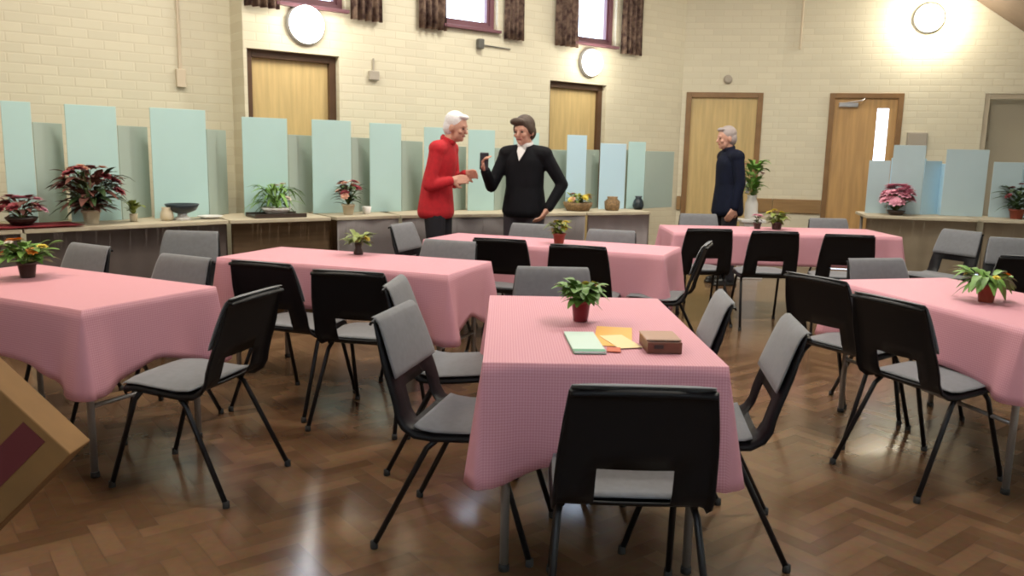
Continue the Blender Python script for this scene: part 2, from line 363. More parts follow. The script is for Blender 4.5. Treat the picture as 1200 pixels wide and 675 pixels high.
# ------------------------------------------------------------------ wall lamps and fittings
def bulkhead(mtx, u, z, r, label, m, glow=9):
    e = thing('wall_lamp', label, 'lamp', (0, 0, 0)); e.matrix_world = mtx @ Matrix.Translation((u, 0, z)) @ Matrix.Rotation(pi/2, 4, 'X')
    bm = new(); lathe(bm, [(r*1.06, 0), (r*1.06, .03), (r*.98, .045)], 32); link('base_ring', bm, M['ring'], e, True)
    l = bpy.data.lights.new('lamp_glow', 'POINT'); l.energy = glow; l.color = (1, .93, .78); l.shadow_soft_size = .08
    o = bpy.data.objects.new('lamp_glow', l); COL.objects.link(o); o.matrix_world = mtx @ Matrix.Translation((u, -.26, z))
    bm = new(); lathe(bm, [(r*.97, .03), (r*.97, .055), (r*.88, .09), (r*.65, .118), (r*.35, .133), (0, .138)], 32); link('diffuser', bm, m, e, True)
    return e
bulkhead(MM, mu(-2.375), 2.43, .165, 'round lit white bulkhead lamp over the first pale door, beside the left wall', M['lamp'])
bulkhead(MM, mu(1.04), 2.385, .15, 'round lit white bulkhead lamp between the second pale door and its window', M['lamp'])
e = bulkhead(M2, 1.60, 3.02, .16, 'glaring warm wall lamp high on the back wall near the sloping ceiling', M['lamp_warm'], 45)
def fitting(name, mtx, label, cat, fn, m):
    bm = new(); fn(bm); return tag(on(mtx, name, bm, m), label, cat)
uL = 5.2 - .02
fitting('cable_conduit', ML, 'painted cable conduit ending in a small box, high on the left wall', 'conduit', lambda b: (tube(b, [(uL-.44, -.015, 1.98), (uL-.44, -.015, 3.98)], .014), box(b, (uL-.44, -.02, 1.92), (.075, .04, .15), bevel=.005)), M['beige'])
fitting('junction_box', MM, 'small grey box on the brick wall right of the first pale door', 'box', lambda b: (box(b, (mu(-1.706), -.02, 2.045), (.1, .04, .085), bevel=.006), tube(b, [(mu(-1.706), -.012, 2.08), (mu(-1.706), -.012, 2.2)], .008)), M['grey'])
fitting('motion_sensor', MM, 'small dark sensor on the wall below the middle high window', 'sensor', lambda b: (box(b, (mu(-.5), -.034, 2.445), (.07, .06, .1), bevel=.012), tube(b, [(mu(-.46), -.014, 2.44), (mu(-.1), -.014, 2.43)], .006)), mat('sensor_grey', (.10, .10, .09), .5))
fitting('smoke_detector', M1, 'small round detector on the wall above the back pale door', 'detector', lambda b: tube(b, [(.55, -.001, 2.32), (.55, -.03, 2.32), (.55, -.045, 2.32)], [.055, .052, .035], 20), M['grey'])
fitting('switch_box', M2, 'grey metal box on the wall right of the orange door', 'box', lambda b: (box(b, (1.60, -.03, 1.58), (.22, .06, .24), bevel=.006), box(b, (1.60, -.062, 1.58), (.19, .006, .21), bevel=.002)), M['grey'])
fitting('cable_conduit', M2, 'thin painted conduit running up the wall beside the orange door', 'conduit', lambda b: tube(b, [(.19, -.013, 2.68), (.19, -.013, 3.98)], .012), M['beige'])

# ------------------------------------------------------------------ chairs
def make_chair():
    t = thing('stacking_chair', '', 'chair')
    prof = [(.185, .392), (.182, .418), (.160, .436), (.10, .441), (.01, .432), (-.09, .424), (-.145, .427), (-.178, .447), (-.196, .478), (-.208, .515), (-.220, .555), (-.239, .61), (-.256, .66), (-.274, .71), (-.292, .76), (-.305, .785), (-.320, .79), (-.328, .778)]
    hw = [.185, .197, .207, .213, .214, .213, .212, .212, .212, .211, .209, .205, .20, .194, .187, .183, .180, .178]
    U = [-1, -.965, -.9, -.72, -.48, -.24, 0, .24, .48, .72, .9, .965, 1]
    hole = lambda i, k: 7 <= i <= 9 and 4 <= k <= 7
    bm = new(); rows = []
    for i, (y, z) in enumerate(prof):
        y0, z0 = prof[max(i-1, 0)]; y1, z1 = prof[min(i+1, len(prof)-1)]
        tn = Vector((0, y1-y0, z1-z0)).normalized(); nn = Vector((0, tn.z, -tn.y))      # towards the outside (below / behind)
        if nn.z > 0 and i < 7: nn = -nn
        if i >= 7 and nn.y > 0: nn = -nn
        row = []
        for u in U:
            curl = .004 if abs(u) <= .9 else (.010 if abs(u) < .99 else .026)*(1 if i < 13 else max(.15, 1-(i-12)*.22))
            dish = -.010*(u*u) if i > 8 else -.004*u*u
            p = Vector((u*hw[i], y, z)) + nn*(curl+dish)
            row.append(bm.verts.new(p))
        rows.append(row)
    for i in range(len(rows)-1):
        for k in range(len(U)-1):
            if 7 <= i <= 9 and 4 <= k <= 7: continue
            bm.faces.new((rows[i][k], rows[i][k+1], rows[i+1][k+1], rows[i+1][k]))
    bmesh.ops.recalc_face_normals(bm, faces=bm.faces)
    bmesh.ops.solidify(bm, geom=bm.faces[:], thickness=.006)
    o = link('seat_shell', bm, M['shell'], t, True)
    # upholstered pads
    def pad(name, pr, half, normal, thick):
        bm = new(); R = []; n = len(pr)
        for i, (y, z) in enumerate(pr):
            ww = half[i]
            R.append([(bm.verts.new(Vector((u*ww, y, z)) + normal*(.004+thick*min(1, 3*(1-abs(u)), 6*min(i, n-1-i)/(n-1)+.15))), bm.verts.new(Vector((u*ww, y, z))+normal*.001)) for u in (-1, -.93, -.75, -.4, 0, .4, .75, .93, 1)])
        for A, B in zip(R, R[1:]):
            for k in range(8):
                bm.faces.new((A[k][0], A[k+1][0], B[k+1][0], B[k][0])); bm.faces.new((A[k][1], B[k][1], B[k+1][1], A[k+1][1]))
        for A, B in zip(R, R[1:]):
            for k in (0, 8): bm.faces.new((A[k][0], A[k][1], B[k][1], B[k][0]))
        for A in (R[0], R[-1]):
            for k in range(8): bm.faces.new((A[k][0], A[k+1][0], A[k+1][1], A[k][1]))
        return link(name, bm, M['pad'], t, True)
    pad('seat_pad', [(.178, .432), (.158, .44), (.10, .443), (.01, .436), (-.08, .430), (-.13, .434), (-.155, .442)], [.19, .198, .204, .206, .205, .203, .198], Vector((0, 0, 1)), .014)
    pad('back_pad', [(-.2225, .60), (-.2295, .62), (-.243, .66), (-.261, .71), (-.278, .755), (-.291, .782), (-.305, .797), (-.318, .799)], [.196, .198, .195, .190, .184, .180, .176, .172], Vector((0, .93, .3)), .007)
    bm = new()
    for s in (-1, 1): tube(bm, [(s*.165, .14, .418), (s*.172, .0, .408), (s*.182, -.12, .408)], .010)
    tube(bm, [(-.165, .09, .411), (.165, .09, .411)], .009); tube(bm, [(-.172, -.07, .404), (.172, -.07, .404)], .009)
    link('seat_frame', bm, M['tube'], t, True)
    for s in (-1, 1):
        for pts in ([(s*.168, .10, .415), (s*.175, .135, .37), (s*.192, .252, .012)], [(s*.182, -.07, .408), (s*.192, -.11, .37), (s*.222, -.29, .012)]):
            bm = new(); tube(bm, pts, .0105, 10); lg = link('leg', bm, M['tube'], t, True)
            bm = new(); p = Vector(pts[-1]); lathe(bm, [(.013, 0), (.014, .006), (.013, .026)], 10, (p.x, p.y, 0)); link('rubber_tip', bm, M['rubber'], lg, True)
    return t

CH = [  # top of the backrest (x, y), heading in degrees (0 = +x, 90 = away from the camera), label, group
    (.327, 1.907, 89, 'black chair seen from behind at the near end of the front table', 'A'),
    (-.417, 2.826, -14, 'pale grey chair at the left side of the front table, the nearer of two', 'A'),
    (-.511, 3.467, -4, 'half-hidden chair at the left side of the front table, the farther of two', 'A'),
    (.975, 2.72, 172, 'blue-grey chair at the right side of the front table, the nearer of two', 'A'),
    (.867, 3.24, 174, 'chair at the right side of the front table, the farther of two', 'A'),
    (.20, 3.98, 270, 'chair at the far end of the front table, behind the red flowerpot', 'A'),
    (.401, 4.994, 72, 'black chair between front table and standing people, right of the near pair', 'C'),
    (-.09, 5.296, 75, 'black chair between front table and standing people, left of the near pair', 'C'),
    (-.397, 5.12, 250, 'grey-backed chair tucked behind the right end of the left-of-centre table', 'B'),
    (-.868, 6.265, -20, 'dark chair at the left end of the table in front of the two standing people', 'C'),
    (-1.243, 3.956, 70, 'black chair before the left-of-centre table, left of the pair', 'B'),
    (-.763, 3.709, 78, 'black chair before the left-of-centre table, right of the pair', 'B'),
    (-1.673, 4.116, 243, 'chair with beige-lit back behind the right corner of the far left table', 'L'),
    (-2.13, 5.36, 268, 'dark chair standing alone before the flower display, below the dark bowl', 'X'),
    (-2.359, 4.50, 240, 'dark chair on the far side of the far left table, beside its flowerpot', 'L'),
    (-.996, 3.108, 165, 'black chair pulled up to the right end of the far left table', 'L'),
    (1.539, 3.274, 24, 'black chair left of the right-hand table, the nearer of two', 'R'),
    (1.456, 3.858, 30, 'black chair left of the right-hand table, the farther of two', 'R'),
    (2.085, 4.63, 283, 'chair at the far end of the right-hand table, mostly hidden by it', 'R'),
    (3.72, 6.708, 205, 'blue-lit chair tilted sideways to view, standing before the right display tables', 'X'),
    (3.80, 6.112, 245, 'blue-lit chair at the right edge behind the right-hand flowerpot', 'X'),
    (3.16, 4.9, 75, 'black chair cut by the right edge of the photo, beyond the right-hand table', 'X'),
    (1.27, 5.27, 160, 'chair seen edge-on at the right end of the table behind the front one', 'C'),
    (1.55, 6.383, 92, 'black chair before the farthest table, leftmost of the row of three', 'D'),
    (2.035, 6.279, 88, 'black chair before the farthest table, middle of the row of three', 'D'),
    (2.548, 6.123, 80, 'black chair before the farthest table, rightmost of the row of three', 'D'),
    (3.019, 7.80, 270, 'dark chair behind the farthest table, in front of the orange door', 'D'),
    (1.83, 8.05, 268, 'grey chair behind the farthest table, left of the person in navy', 'D'),
    (.74, 6.07, 250, 'dark chair right of the person in black, behind the middle table', 'C'),
    (.16, 6.47, 250, 'blue-grey chair on the far side of the middle table, before the person in black', 'C'),
]
GR = dict(A='chairs around the front table', B='chairs around the left-of-centre table', C='chairs around the table behind the front one', D='chairs around the farthest table', L='chairs around the far left table', R='chairs around the right-hand table', X='chairs standing apart from the tables')
proto = None
for (x, y, h, lab, gk) in CH:
    a = radians(h); loc = (x + .305*cos(a), y + .305*sin(a), 0); rz = a - pi/2
    if proto is None:
        proto = make_chair(); proto.location = loc; proto.rotation_euler = (0, 0, rz); proto['label'] = lab; proto['group'] = GR[gk]
    else: dup(proto, loc, rz, lab, GR[gk])

# ------------------------------------------------------------------ tables and cloths
TOP = .712
def table(c, a, b, ang, where):
    t = thing('folding_table', f'folding table under a pink checked cloth, {where}', 'table', (*c, 0), ang, 'folding tables under pink cloths')
    bm = new(); box(bm, (0, 0, TOP-.0125), (a, b, .025), bevel=.004); link('tabletop', bm, M['laminate'], t)
    for sx in (-1, 1):
        for sy in (-1, 1):
            x, y = sx*(a/2-.07), sy*(b/2-.06)
            bm = new(); tube(bm, [(x, y, .012), (x, y, TOP-.026)], .0145, 12); lg = link('leg', bm, M['steel'], t, True)
            bm = new(); lathe(bm, [(.018, 0), (.018, .02), (.016, .024)], 12, (x, y, 0)); link('foot_cap', bm, M['rubber'], lg, True)
    for sx in (-1, 1):
        bm = new(); tube(bm, [(sx*(a/2-.07), -b/2+.075, .3), (sx*(a/2-.07), b/2-.075, .3)], .010); link('cross_bar', bm, M['steel'], t, True)
    return t

def cloth(c, a, b, ang, h, hc, label, seed):
    rnd = random.Random(seed); ph = [rnd.uniform(0, 6.28) for _ in range(6)]
    a2, b2 = a/2+.006, b/2+.006; pts = []
    cs = [(a2, -b2), (a2, b2), (-a2, b2), (-a2, -b2)]; ns = [(1, 0), (0, 1), (-1, 0), (0, -1)]
    for k in range(4):
        p, q = Vector(cs[k]), Vector(cs[(k+1) % 4]); L = (q-p).length; n = Vector(ns[k]); m = max(6, int(L/.035))
        for i in range(m+1):
            d = L*i/m; pts.append((p.lerp(q, i/m), n, min(d, L-d), k))
        n2_ = Vector(ns[(k+1) % 4])
        for i in range(1, 7):
            t = i/7*pi/2; pts.append((q, n*cos(t)+n2_*sin(t), 0, k))
    bm = new(); uvl = bm.loops.layers.uv.new('UVMap'); NS = 9; rings = []; info = {}
    z0 = TOP+.005
    for s in range(NS+1):
        f = s/NS; ring = []
        for idx, (p, n, dist, k) in enumerate(pts):
            cr = exp(-(dist/.24)**2); D = h + (hc-h)*cr
            corner_diag = exp(-(dist/.10)**2)
            off = f*(.012 + .055*corner_diag) - f*.030*exp(-((dist-.15)/.06)**2) + f*f*.010*sin(idx*.55+ph[k]) + f*.008*sin(idx*.21+ph[k+1])
            off = max(off, .006*min(1, f*4))
            drop = D*f
            v = bm.verts.new((p.x+n.x*off, p.y+n.y*off, z0 - drop - (0 if s else 0)))
            info[v] = (p.x+n.x*D*f, p.y+n.y*D*f); ring.append(v)
        rings.append(ring)
    N = len(pts)
    top = bm.faces.new(rings[0])
    for A, B in zip(rings, rings[1:]):
        for k in range(N): bm.faces.new((A[k], A[(k+1) % N], B[(k+1) % N], B[k]))
    for f in bm.faces:
        for l in f.loops: l[uvl].uv = info[l.vert]
        f.smooth = f is not top
    me = bpy.data.meshes.new('tablecloth'); bmesh.ops.recalc_face_normals(bm, faces=bm.faces); bm.to_mesh(me); bm.free(); me.materials.append(M['cloth'])
    o = bpy.data.objects.new('tablecloth', me); COL.objects.link(o); o.location = (*c, 0); o.rotation_euler = (0, 0, ang)
    sm = o.modifiers.new('thickness', 'SOLIDIFY'); sm.thickness = .0025; sm.offset = 1
    return tag(o, label, 'tablecloth', 'pink checked tablecloths')

TB = [((.286, 3.005), .74, 1.17, .012, .27, .385, 'front and centre of the hall', 'pink checked cloth on the front table, papers and a red flowerpot on it', 1),
      ((-2.10, 3.665), 1.30, .66, radians(-26.5),   .245, .345, 'at the left edge of the photo', 'pink checked cloth on the far left table, cut by the photo edge', 2),
      ((-.925, 4.72), 1.46, .60, radians(-20), .25, .37, 'left of centre behind two black chairs', 'pink checked cloth on the left-of-centre table with a small dark vase', 3),
      ((.27, 5.83), 1.75, .56, radians(-22.5), .30, .36, 'behind the front table, before the two standing people', 'pink checked cloth on the table before the two standing people', 4),
      ((2.34, 7.25), 1.92, .72, radians(-.5), .27, .33, 'farthest back, before the person in navy', 'pink checked cloth on the long farthest table', 5),
      ((2.21, 3.785), .715, 1.21, radians(14), .24, .30, 'at the right edge of the photo', 'pink checked cloth on the right-hand table with a terracotta pot', 6)]
for (c, a, b, ang, h, hc, where, lab, sd) in TB:
    table(c, a, b, ang, where); cloth(c, a, b, ang, h, hc, lab, sd)

# ------------------------------------------------------------------ display tables along the walls
def display(p, q, mskirt, label, depth=.66, mtop='top_cream'):
    p, q = Vector(p), Vector(q); L = (q-p).length-.012; ang = math.atan2(q.y-p.y, q.x-p.x)
    t = thing('display_table', label, 'table', (*p, 0), ang, 'display tables along the walls')
    bm = new(); box(bm, (L/2, depth/2, .785), (L, depth, .03), bevel=.005); link('tabletop', bm, M[mtop], t)
    bm = new(); N = int(L/.02); R = []
    for i in range(N+1):
        x = .01+(L-.02)*i/N; R.append([bm.verts.new((x, .008+.006*sin(i*.9)*(1-j/4)+.004*sin(i*.37+2), .012+.757*j/4)) for j in range(5)])
    for i in range(N):
        for j in range(4): bm.faces.new((R[i][j], R[i+1][j], R[i+1][j+1], R[i][j+1]))
    bmesh.ops.solidify(bm, geom=bm.faces[:], thickness=.004)
    link('skirt', bm, M[mskirt], t, True)
    for x in (.06, L-.06):
        for y in (.07, depth-.07):
            bm = new(); tube(bm, [(x, y, 0), (x, y, .769)], .016, 10); link('leg', bm, M['steel'], t, True)
FW = [((-4.15, 4.26), (-3.17, 5.24), 'cloth_taupe', 'display table with taupe front at the left edge, red flowers on it'),
      ((-3.17, 5.24), (-2.18, 6.23), 'cloth_taupe', 'display table with taupe front under the big red and green arrangement'),
      ((-2.18, 6.23), (-1.50, 6.717), 'cloth_brown', 'display table with brown front under the leafy green arrangement'),
      ((-1.47, 6.739), (-.98, 7.09), 'cloth_grey', 'short grey-fronted display table under the orange and red flowers'),
      ((-.98, 7.09), (.72, 7.904), 'cloth_grey', 'long grey-fronted display table behind the two standing people'),
      ((.72, 7.904), (1.40, 8.23), 'cloth_white', 'display table with an off-white front cloth, right of the person in black'),
      ((3.62, 8.35), (4.65, 8.10), 'cloth_beige', 'beige-fronted display table under the pink flowers'),
      ((4.68, 8.093), (5.78, 7.826), 'cloth_beige', 'beige-fronted display table at the right edge before the hatch')]
for p, q, ms, lab in FW: display(p, q, ms, lab)

SC = [(0, -3.653, 5.323, -3.546, 5.429, 1.626, -3.548, 5.682, 1.497), (0, -3.444, 5.532, -3.318, 5.658, 1.628, -3.276, 5.954, 1.495), (0, -3.168, 5.808, -2.925, 6.05, 1.627, -2.85, 6.38, 1.493), (0, -2.753, 6.222, -2.45, 6.526, 1.635, -2.401, 6.829, 1.489),
      (1, -2.219, 6.694, -1.913, 6.914, 1.598, -1.786, 7.226, 1.468), (1, -1.737, 7.039, -1.445, 7.249, 1.601, -1.335, 7.55, 1.462), (1, -1.299, 7.354, -1.043, 7.537, 1.593, -.886, 7.871, 1.445),
      (2, -.84, 7.601, -.605, 7.713, 1.573, -.475, 7.975, 1.406), (2, -.442, 7.791, -.195, 7.909, 1.564, -.046, 8.18, 1.4), (2, -.015, 7.995, .236, 8.116, 1.554, .532, 8.457, 1.396), (2, .523, 8.253, .727, 8.351, 1.546, .882, 8.624, 1.404), (2, .876, 8.422, 1.156, 8.556, 1.472, 1.217, 8.785, 1.411), (2, 1.183, 8.569, 1.375, 8.661, 1.497, 1.75, 9.04, 1.405),
      (3, 3.766, 8.724, 3.972, 8.679, 1.357, 4.394, 8.771, 1.387), (3, 3.99, 8.675, 4.297, 8.608, 1.521, 4.543, 8.738, 1.364), (3, 4.493, 8.565, 4.886, 8.479, 1.487, 4.546, 8.738, 1.337), (3, 4.939, 8.468, 5.209, 8.409, 1.366, 5.426, 8.545, 1.375)]
SL = ['outside the left edge', 'at the left edge behind the red flowers', 'behind the big red and green arrangement', 'behind the dark bowl', 'behind the leafy green arrangement, before the first pale door', 'left of the orange and red flowers', 'between the orange flowers and the person in red', 'just behind the person in red', 'between the two standing people', 'behind the person in black', 'bright blue one just right of the person in black', 'behind the small brown jar', 'last one before the back pale door', 'left of the pink flowers on the right', 'behind the pink flowers on the right', 'right of the pink flowers', 'at the right edge beside the dark green plant']
for (sg, px, py, qx, qy, zt, wx, wy, wz), lab in zip(SC, SL):
    if lab.startswith('outside'): continue
    p, q, wv = Vector((px, py)), Vector((qx, qy)), Vector((wx, wy))
    e = thing('display_screen', f'pale blue folded display screen, {lab}', 'screen', (px, py, .80), 0, 'folded display screens')
    rel = lambda v: v - p
    def pan(a, b, h, m, name):
        bm = new(); d = (b-a).normalized(); n = Vector((-d.y, d.x))*.004
        A, B = rel(a), rel(b); c = (A+B)/2
        box(bm, (c.x, c.y, h/2+.001), ((b-a).length, .008, h), Euler((0, 0, math.atan2(d.y, d.x))), bevel=.002)
        return link(name, bm, m, e)
    pan(p, q, zt-.8, M['card_lit' if 'just right' in lab or 'brown jar' in lab else 'card_mist' if sg == 3 else 'card_blue'], 'tall_panel')  # brightest panels take the card with light in its colour
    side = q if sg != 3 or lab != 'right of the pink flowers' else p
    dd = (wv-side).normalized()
    pan(side+dd*.008, wv, wz-.8, M['card_lit' if sg == 3 else 'card_shaded'], 'side_wing')

# ------------------------------------------------------------------ plants
def leaf_quad(bm, base, d, L, W, droop, curlv=.0):
    d = d.normalized(); sd = d.cross(Vector((0, 0, 1)))
    if sd.length < .05: sd = Vector((1, 0, 0))
    sd.normalize(); prev = None
    for i in range(5):
        t = i/4; p = base + d*L*t + Vector((0, 0, -droop*L*t*t)); wv = W*sin(pi*min(.97, .12+.85*t))*.5
        up_ = Vector((0, 0, .25*wv))
        row = (bm.verts.new(p-sd*wv+up_), bm.verts.new(p), bm.verts.new(p+sd*wv+up_))
        if prev:
            bm.faces.new((prev[0], prev[1], row[1], row[0])); bm.faces.new((prev[1], prev[2], row[2], row[1]))
        prev = row

def foliage(rnd, n, base, spread, hgt, L, W, droop=.5, up=.6, name='foliage', m=None, parent=None):
    bm = new()
    for _ in range(n):
        a = rnd.uniform(0, 2*pi); r = spread*math.sqrt(rnd.random()); z = rnd.uniform(0, 1)
        d = Vector((cos(a), sin(a), up*rnd.uniform(.2, 1.8)))
        b = Vector(base) + Vector((cos(a)*r*(.3+.7*z), sin(a)*r*(.3+.7*z), hgt*z))
        k = rnd.uniform(.7, 1.25); leaf_quad(bm, b, d, L*k, W*k, droop*rnd.uniform(.5, 1.5))
    return link(name, bm, m, parent, True)

def flower_bm(r, layers=3, n=8, rnd=random):
    bm = new()
    for l in range(layers):
        for k in range(n):
            a = 2*pi*(k+.5*l)/n; el = .15+.4*l
            leaf_quad(bm, Vector((0, 0, 0)), Vector((cos(a), sin(a), el)), r*(1-.2*l), r*.75, .1)
    rr = bmesh.ops.create_icosphere(bm, subdivisions=1, radius=r*.25)
    for v in rr['verts']: v.co.z = v.co.z*.6 + r*.15
    return bm

def stems(pts0, pts1, parent):
    bm = new()
    for a, b in zip(pts0, pts1):
        a, b = Vector(a), Vector(b); mid = a.lerp(b, .5) + Vector((0, 0, .02)); tube(bm, [a, mid, b], .003, 5)
    return link('stems', bm, M['stem'], parent)

def arrangement(loc, label, cat, pot, potm, leafm, blooms, seed, R=.14, Hh=.16, nl=70, L=.1, W=.035, droop=.4, up=.6, name='flower_arrangement', group=None, potname='pot', pot_h=None, base_off=(0, 0)):
    """blooms: list of (material, count, radius)"""
    rnd = random.Random(seed)
    t = thing(name, label, cat, loc, rnd.uniform(0, 6), group)
    h = pot[-1][1] if pot_h is None else pot_h
    bm = new(); lathe(bm, pot + [(pot[-1][0]*.85, h), (pot[-1][0]*.8, h-.012)], 20); p = link(potname, bm, potm, t, True)
    bm = new(); lathe(bm, [(pot[-1][0]*.82, h-.014), (pot[-1][0]*.5, h-.006), (0, h-.004)], 16); link('soil', bm, M['soil'], p, True)
    foliage(rnd, nl, (0, 0, h-.01), R*.75, Hh*.85, L, W, droop, up, 'foliage', leafm, t)
    tips = []
    for (m, cnt, r) in blooms:
        proto_b = None
        for k in range(cnt):
            a = rnd.uniform(0, 2*pi); el = rnd.uniform(.15, 1.0); rr = R*math.sqrt(1-el*el*.8)*rnd.uniform(.75, 1.05)
            pos = Vector((cos(a)*rr, sin(a)*rr, h+Hh*(.25+.8*el)))
            tilt = Euler((rnd.uniform(-.2, .2)+.9*(1-el), 0, a-pi/2+pi))
            if proto_b is None: proto_b = link('bloom', flower_bm(r), m, t, True)
            else: c = proto_b.copy(); COL.objects.link(c); proto_b = c
            proto_b.location = pos; proto_b.rotation_euler = tilt; tips.append(pos - Vector((0, 0, r*.2)))
    if tips: stems([(0, 0, h-.012)]*len(tips), tips, t)
    return t

POT = lambda r, h: [(r*.72, 0), (r*.76, .004), (r*.95, h*.82), (r*1.08, h*.82), (r*1.1, h)]
arrangement((.266, 3.06, .72), 'red flowerpot of bushy green leaves on the front table', 'potted plant', POT(.037, .085), M['redpot'], M['leaf'], [(M['bloom_yellow'], 2, .022)], 11, R=.085, Hh=.075, nl=120, L=.065, W=.04, droop=.5, name='potted_plant', group='pots on the dining tables')
arrangement((-2.31, 3.816, .72), 'dark flowerpot of green leaves and orange flowers on the far left table', 'potted plant', POT(.042, .075), M['darkpot'], M['leaf'], [(M['bloom_orange'], 4, .03), (M['bloom_yellow'], 2, .028), (M['bloom_white'], 1, .024)], 12, R=.13, Hh=.10, nl=70, L=.10, W=.04, name='potted_plant', group='pots on the dining tables')
arrangement((-.948, 4.945, .72), 'small dark vase of lime green sprigs on the left-of-centre table', 'potted plant', [(.028, 0), (.03, .01), (.018, .04), (.024, .07)], M['darkpot'], M['leaf_lime'], [(M['bloom_yellow'], 2, .022)], 13, R=.08, Hh=.07, nl=60, L=.08, W=.03, name='potted_plant', group='pots on the dining tables')
arrangement((.33, 5.80, .72), 'small terracotta pot of yellow-green flowers on the table before the standing people', 'potted plant', POT(.045, .075), M['terracotta'], M['leaf_lime'], [(M['bloom_yellow'], 4, .03)], 14, R=.06, Hh=.10, nl=50, L=.08, W=.035, name='potted_plant', group='pots on the dining tables')
arrangement((2.188, 3.69, .72), 'terracotta flowerpot of spreading green leaves on the right-hand table', 'potted plant', POT(.042, .085), M['terracotta'], M['leaf'], [(M['bloom_orange'], 1, .022), (M['bloom_yellow'], 2, .018)], 15, R=.12, Hh=.06, nl=55, L=.095, W=.04, droop=.7, name='potted_plant', group='pots on the dining tables')
arrangement((2.39, 7.36, .72), 'pot of green and yellow leaves on the farthest table', 'potted plant', POT(.05, .07), M['darkpot'], M['leaf_lime'], [(M['bloom_yellow'], 3, .035)], 16, R=.10, Hh=.10, nl=55, L=.09, W=.045, name='potted_plant', group='pots on the dining tables')
arrangement((2.22, 7.38, .72), 'small pink flower in a pot on the farthest table, beside the green plant', 'potted plant', POT(.035, .06), M['darkpot'], M['leaf_dark'], [(M['bloom_pink'], 3, .035)], 17, R=.04, Hh=.07, nl=18, L=.05, W=.02, name='potted_plant', group='pots on the dining tables')

arrangement((-3.28, 5.40, .816), 'low arrangement of dusky red and pink flowers on a red cloth at the left edge', 'flower arrangement', [(.06, 0), (.09, .03), (.10, .05)], M['darkpot'], M['leaf_rust'], [(M['bloom_red'], 7, .05), (M['bloom_pink'], 5, .045)], 21, R=.14, Hh=.13, nl=45, L=.09, W=.035)
bm = new(); N = 14
vs = [[bm.verts.new((-.30+.6*i/N, -.17+.34*j/8, .006+.004*sin(i*1.3)*cos(j*1.1)*(1 if 0 < i < N and 0 < j < 8 else .3))) for j in range(9)] for i in range(N+1)]
for i in range(N):
    for j in range(8): bm.faces.new((vs[i][j], vs[i+1][j], vs[i+1][j+1], vs[i][j+1]))
bmesh.ops.solidify(bm, geom=bm.faces[:], thickness=.004)
o = link('display_cloth', bm, M['redcloth'], smooth=True, loc=(-3.24, 5.40, .806), rot=(0, 0, pi/4)); tag(o, 'red cloth under the dusky red flowers at the left edge', 'cloth')
arrangement((-2.97, 5.70, .80), 'big arrangement of dark red flowers and rust leaves in a cream pot', 'flower arrangement', POT(.06, .10), M['cream'], M['leaf_rust'], [(M['bloom_red'], 12, .055), (M['bloom_peach'], 7, .045)], 22, R=.21, Hh=.30, nl=110, L=.15, W=.05)
foliage(random.Random(5), 60, (0, 0, .10), .16, .24, .16, .045, .5, .5, 'green_sprays', M['leaf_dark'], bpy.data.objects['flower_arrangement.001'])
arrangement((-2.78, 5.93, .80), 'small lime green sprig in a little glass beside the big arrangement', 'flower arrangement', [(.025, 0), (.028, .05), (.03, .06)], M['cream'], M['leaf_lime'], [], 23, R=.05, Hh=.10, nl=34, L=.08, W=.035, up=1.4)
arrangement((-1.94, 6.63, .822), 'long-leaved green arrangement in a white bowl on a dark tray', 'flower arrangement', [(.07, 0), (.11, .035), (.12, .055)], M['white_cer'], M['leaf'], [(M['bloom_white'], 3, .035)], 24, R=.16, Hh=.18, nl=70, L=.20, W=.028, droop=.7, up=1.1)
bm = new(); box(bm, (0, 0, .01), (.42, .26, .02), bevel=.006); box(bm, (0, .125, .018), (.42, .012, .03)); box(bm, (0, -.125, .018), (.42, .012, .03))
tag(link('tray', bm, M['darkpot'], loc=(-1.94, 6.63, .80), rot=(0, 0, radians(35))), 'dark tray under the leafy green arrangement', 'tray')
arrangement((-1.43, 7.03, .80), 'orange and red flowers in a cream pot, left of the person in red', 'flower arrangement', POT(.055, .09), M['cream'], M['leaf_dark'], [(M['bloom_red'], 7, .045), (M['bloom_peach'], 6, .04), (M['bloom_white'], 1, .035)], 25, R=.12, Hh=.19, nl=55, L=.10, W=.035)
arrangement((.64, 8.12, .80), 'low yellow and green arrangement in a wicker basket, right of the person in black', 'flower arrangement', [(.11, 0), (.14, .05), (.15, .085)], M['basket'], M['leaf_lime'], [(M['bloom_yellow'], 6, .04), (M['bloom_peach'], 3, .035)], 26, R=.15, Hh=.08, nl=50, L=.08, W=.035, potname='basket')
arrangement((3.98, 8.47, .80), 'round arrangement of pink flowers on the right display tables', 'flower arrangement', [(.06, 0), (.08, .03), (.09, .05)], M['darkpot'], M['leaf_dark'], [(M['bloom_pink'], 34, .07)], 27, R=.155, Hh=.24, nl=30, L=.09, W=.04)
arrangement((5.10, 8.25, .80), 'dark green leafy arrangement in a terracotta pot at the right edge', 'flower arrangement', POT(.07, .10), M['terracotta'], M['leaf_dark'], [(M['bloom_red'], 3, .04)], 28, R=.16, Hh=.24, nl=90, L=.15, W=.045)
